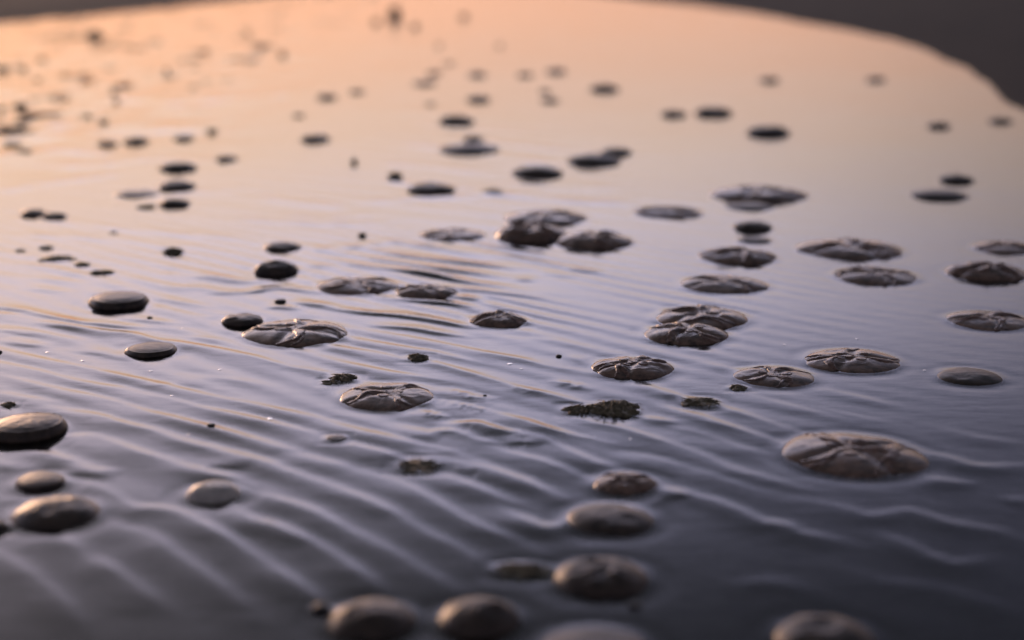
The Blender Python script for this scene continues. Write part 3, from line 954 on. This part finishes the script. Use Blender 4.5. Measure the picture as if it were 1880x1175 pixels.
allp = np.array([(r[3], r[4]) for r in J + W])
LZ = ripple_height(allp[:, 0], allp[:, 1], False)[0]
jelly_group = "jellyfish stranded on the flat"
SMALLCUT = 0.022
for idx, (kind, lab, op, x, y, a, asp, h) in enumerate(J):
    seed = op.get('seed', 200 + idx)
    r_ = random.Random(seed)
    rot = R(op.get('rot', r_.uniform(0, 90)))
    phis = [rot + k * math.pi / 2 + r_.uniform(-0.42, 0.42) for k in range(4)] if kind == 'cross' else []
    if kind == 'cross':
        h *= 0.98
    outline, height = bell_surface(kind, a, asp, h, seed, op, phis)
    big = y < 4.2
    nr, nth = (44, 132) if (kind == 'cross' and big) else ((26, 72) if big else (14, 40))
    rs = np.sin(np.linspace(0, 1, nr) * math.pi / 2) ** 0.9
    rs[0] = 0.0
    th = np.linspace(0, 2 * math.pi, nth, endpoint=False)
    RR, TH = np.meshgrid(rs, th, indexing='ij')
    O = outline(TH)
    Zb = height(RR, TH)
    VX, VY = RR * O * a * np.cos(TH), RR * O * a * asp * np.sin(TH)
    Zb = np.maximum(Zb, -0.001) - 0.0005
    # skirt down into the sand
    sk = np.stack([VX[-1] * 1.01, VY[-1] * 1.01, np.full(nth, -0.012)], -1)[None]
    V = np.concatenate([np.stack([VX, VY, Zb], -1), sk]).reshape(-1, 3)
    root = bpy.data.objects.new("jellyfish", None)
    scene.collection.objects.link(root)
    root.empty_display_size = 0.02
    root.location = (x, y, float(LZ[idx]))
    root['label'] = lab
    root['category'] = 'jellyfish'
    root['group'] = jelly_group
    mat = M_PALE if 'pale smooth' in lab else (M_JELLY if kind == 'cross' else M_SMOOTH)
    link("bell", mesh_from("bell", V, grid_faces(nr + 1, nth, True), mat), root)
    if kind == 'cross':
        for p in phis:
            # an arm: soft ridge from the centre to the rim, forked a little, following the bell
            ns, nc = 22, 9
            bend = r_.uniform(-0.30, 0.30)
            bend2 = r_.uniform(-0.13, 0.13)
            wd0 = (0.10 if not op.get('fat') else 0.07) * r_.uniform(0.8, 1.25)
            vs, fcs = [], []
            strips = [(0.03, 0.97, 1.0, 0.0)]
            if r_.random() < 0.65:
                strips.append((0.40, 0.96, 0.6, r_.choice((-1, 1)) * r_.uniform(0.22, 0.36)))
            kink = [r_.uniform(-0.035, 0.035) for _ in range(ns)]
            for ra, rb, ws, fork in strips:
                b0 = len(vs)
                t = np.linspace(0, 1, ns)[:, None]
                s = np.linspace(-1, 1, nc)[None, :]
                r = ra + (rb - ra) * t
                tm = (r - 0.03) / 0.94
                off = bend * np.sin(tm * math.pi) + bend2 * np.sin(tm * 2 * math.pi) + np.array(kink)[:, None] * 0.6 + fork * t ** 1.2
                wd = ws * wd0 * (1.1 - 0.55 * tm) * (1 + 0.3 * np.sin(tm * 9 + seed))
                hh = ws * 0.19 * h * (1 - 0.45 * tm) * np.minimum(1, t * 5 + 0.15) * (1 + 0.3 * np.sin(tm * 7 + seed * 2))
                lx = r * math.cos(p) - math.sin(p) * (off + s * wd)
                ly = r * math.sin(p) + math.cos(p) * (off + s * wd)
                rr = np.hypot(lx, ly)
                kf = np.minimum(1, 0.985 / np.maximum(rr, 1e-6))
                lx, ly, rr = lx * kf, ly * kf, rr * kf
                tq = np.arctan2(ly, lx)
                cap = np.maximum(1 - np.abs(s) ** 2.2, 0) ** 0.6
                zz = np.maximum(height(rr, tq), 0) + hh * cap * (1 + 0.45 * s) - np.where(np.abs(s) > 0.99, 0.0015, 0)
                o_ = outline(tq)
                vs += list(np.stack([lx * o_ * a, ly * o_ * a * asp, zz], -1).reshape(-1, 3))
                fcs.append(grid_faces(ns, nc) + b0)
            link("oral_arm", mesh_from("oral_arm", np.array(vs), np.concatenate(fcs), M_ARM), root)
        if big:
            for k in range(4):
                p = (phis[k] + phis[(k + 1) % 4] + (2 * math.pi if k == 3 else 0)) / 2
                rc = r_.uniform(0.24, 0.32)
                gw = r_.uniform(0.11, 0.16)
                vs = []
                q = np.linspace(0, 1, 8)[:, None]
                ang = np.linspace(0, 2 * math.pi, 20, endpoint=False)[None, :]
                lx = rc * math.cos(p) + gw * q * np.cos(ang)
                ly = rc * math.sin(p) + gw * q * np.sin(ang)
                rr, tq = np.hypot(lx, ly), np.arctan2(ly, lx)
                zz = height(rr, tq) + h * (0.07 * (1 - q ** 2) ** 0.7 + 0.03 * np.exp(-((q - 0.8) / 0.12) ** 2)) - np.where(q > 0.99, 0.001, 0)
                o_ = outline(tq)
                vs = np.stack([lx * o_ * a, ly * o_ * a * asp, zz], -1).reshape(-1, 3)
                link("gonad_pouch", mesh_from("gonad_pouch", np.array(vs), grid_faces(8, 20, True), M_ARM), root)

# ------------------------------------------------------------------ seaweed, pebbles, foam
for idx, (kind, lab, op, x, y, a, asp, h) in enumerate(W):
    seed = 500 + idx
    r_ = random.Random(seed)
    if kind == 'weed':
        nr, nth = (22, 64) if a > 0.012 and y < 4.5 else (9, 22)
        rs = np.linspace(0, 1, nr)
        th = np.linspace(0, 2 * math.pi, nth, endpoint=False)
        RR, TH = np.meshgrid(rs, th, indexing='ij')
        px_, py_ = RR * np.cos(TH), RR * np.sin(TH)
        O = 1 + 0.28 * vnoise(np.cos(TH) * 2.2 + seed, np.sin(TH) * 2.2, seed) + 0.12 * vnoise(np.cos(TH) * 7 + seed, np.sin(TH) * 7, seed + 1)
        hh = max(h * op.get('h', 0.9) * 1.0, 0.0022)
        lump = 0.55 + 0.7 * np.abs(fbm(px_ * 3 + seed, py_ * 3, seed + 2, 3)) + 0.35 * vnoise(px_ * 14, py_ * 14, seed + 3)
        Z = hh * (1 - RR ** 2) ** 0.7 * np.clip(lump, 0.15, 2)
        V = np.stack([px_ * O * a, py_ * O * a * asp, Z - 0.0005], -1)
        sk = V[-1:].copy()
        sk[..., 2] = -0.010
        V = np.concatenate([V, sk]).reshape(-1, 3)
        root = bpy.data.objects.new("seaweed_clump", None)
        scene.collection.objects.link(root)
        root.location = (x, y, float(LZ[len(J) + idx]) + 0.0012)
        root.empty_display_size = 0.01
        root['label'] = lab
        root['category'] = 'seaweed'
        root['group'] = "seaweed scraps on the flat"
        link("tuft", mesh_from("tuft", V, grid_faces(nr + 1, nth, True), M_WEED), root)
        # frayed strands
        n = 44 if a > 0.02 and y < 4.5 else (20 if y < 4.5 else 7)
        if op.get('flat'):
            n = 5
        vs, fs = [], []
        for s in range(n):
            an = r_.uniform(0, 2 * math.pi)
            r0 = r_.uniform(0.1, 0.85)
            bx, by = r0 * math.cos(an) * a, r0 * math.sin(an) * a * asp
            bz = hh * (1 - r0 ** 2) ** 0.7 * 0.6
            an2 = an + r_.uniform(-0.9, 0.9)
            ln = a * r_.uniform(0.25, 0.75)
            wd = min(a * 0.045, 0.0011)
            pts = []
            for i in range(5):
                t = i / 4
                z = bz + hh * 0.25 * math.sin(t * math.pi * 0.9) * r_.uniform(0.7, 1.1) - t * t * bz * 0.9
                pts.append((bx + math.cos(an2) * ln * t, by + math.sin(an2) * ln * t * asp, max(z, 0.0008)))
            for i, (qx, qy, qz) in enumerate(pts):
                wq = wd * (1 - 0.8 * i / 4)
                ox, oy = -math.sin(an2) * wq, math.cos(an2) * wq
                b0 = len(vs)
                vs += [(qx + ox, qy + oy, qz), (qx, qy, qz + wq), (qx - ox, qy - oy, qz), (qx, qy, qz - wq)]
                if i:
                    for c in range(4):
                        c2 = (c + 1) % 4
                        fs.append((b0 - 4 + c, b0 - 4 + c2, b0 + c2, b0 + c))
        st = link("strands", mesh_from("strands", np.array(vs), np.array(fs), M_WEED), root)
        st['kind'] = 'stuff'
    else:
        nr, nth = 12, 28
        rs = np.linspace(-1, 1, nr * 2)
        ph = np.linspace(-math.pi / 2, math.pi / 2, nr)
        th = np.linspace(0, 2 * math.pi, nth, endpoint=False)
        PHI, TH = np.meshgrid(ph, th, indexing='ij')
        cx_, cy_, cz_ = np.cos(PHI) * np.cos(TH), np.cos(PHI) * np.sin(TH), np.sin(PHI)
        rad = 1 + 0.10 * vnoise(cx_ * 2 + seed, cy_ * 2 + cz_, seed) + 0.04 * vnoise(cx_ * 5, cy_ * 5 + cz_ * 3, seed)
        hz = h * (1.0 if not op.get('tall') else 1.6)
        V = np.stack([cx_ * rad * a, cy_ * rad * a * asp, cz_ * rad * hz + hz * 0.05], -1).reshape(-1, 3)
        o = link("pebble", mesh_from("pebble", V, grid_faces(nr, nth, True), M_PEB), None, (x, y, float(LZ[len(J) + idx]) + 0.4 * hz))
        o.rotation_euler = (0, 0, r_.uniform(-0.2, 0.2))
        o['label'] = lab
        o['category'] = 'pebble'
        o['group'] = "pebbles on the flat"

FP = np.array([ground(a_, b_) for a_, b_, _ in F])
LF = ripple_height(FP[:, 0], FP[:, 1])[0] + 0.0002
for i, (px_, py_, lab) in enumerate(F):
    x, y = ground(px_, py_)
    a = (3.2 if i not in (4, 6) else 5) * y / FPX
    vs = []
    r_ = random.Random(i)
    for k in range(6):
        for j in range(14):
            q = math.sin(k / 5 * math.pi / 2)
            an = j / 14 * 2 * math.pi
            rr = a * q * (1 + 0.15 * math.sin(2 * an + i) + 0.1 * math.sin(3 * an))
            vs.append((rr * math.cos(an), rr * math.sin(an) * 1.3, a * 0.18 * math.cos(k / 5 * math.pi / 2)))
    o = link("foam_fleck", mesh_from("foam_fleck", np.array(vs), grid_faces(6, 14, True), M_FOAM), None, (x, y, float(LF[i])))
    o['label'] = lab
    o['category'] = 'foam'
    o['group'] = "foam flecks on the water"
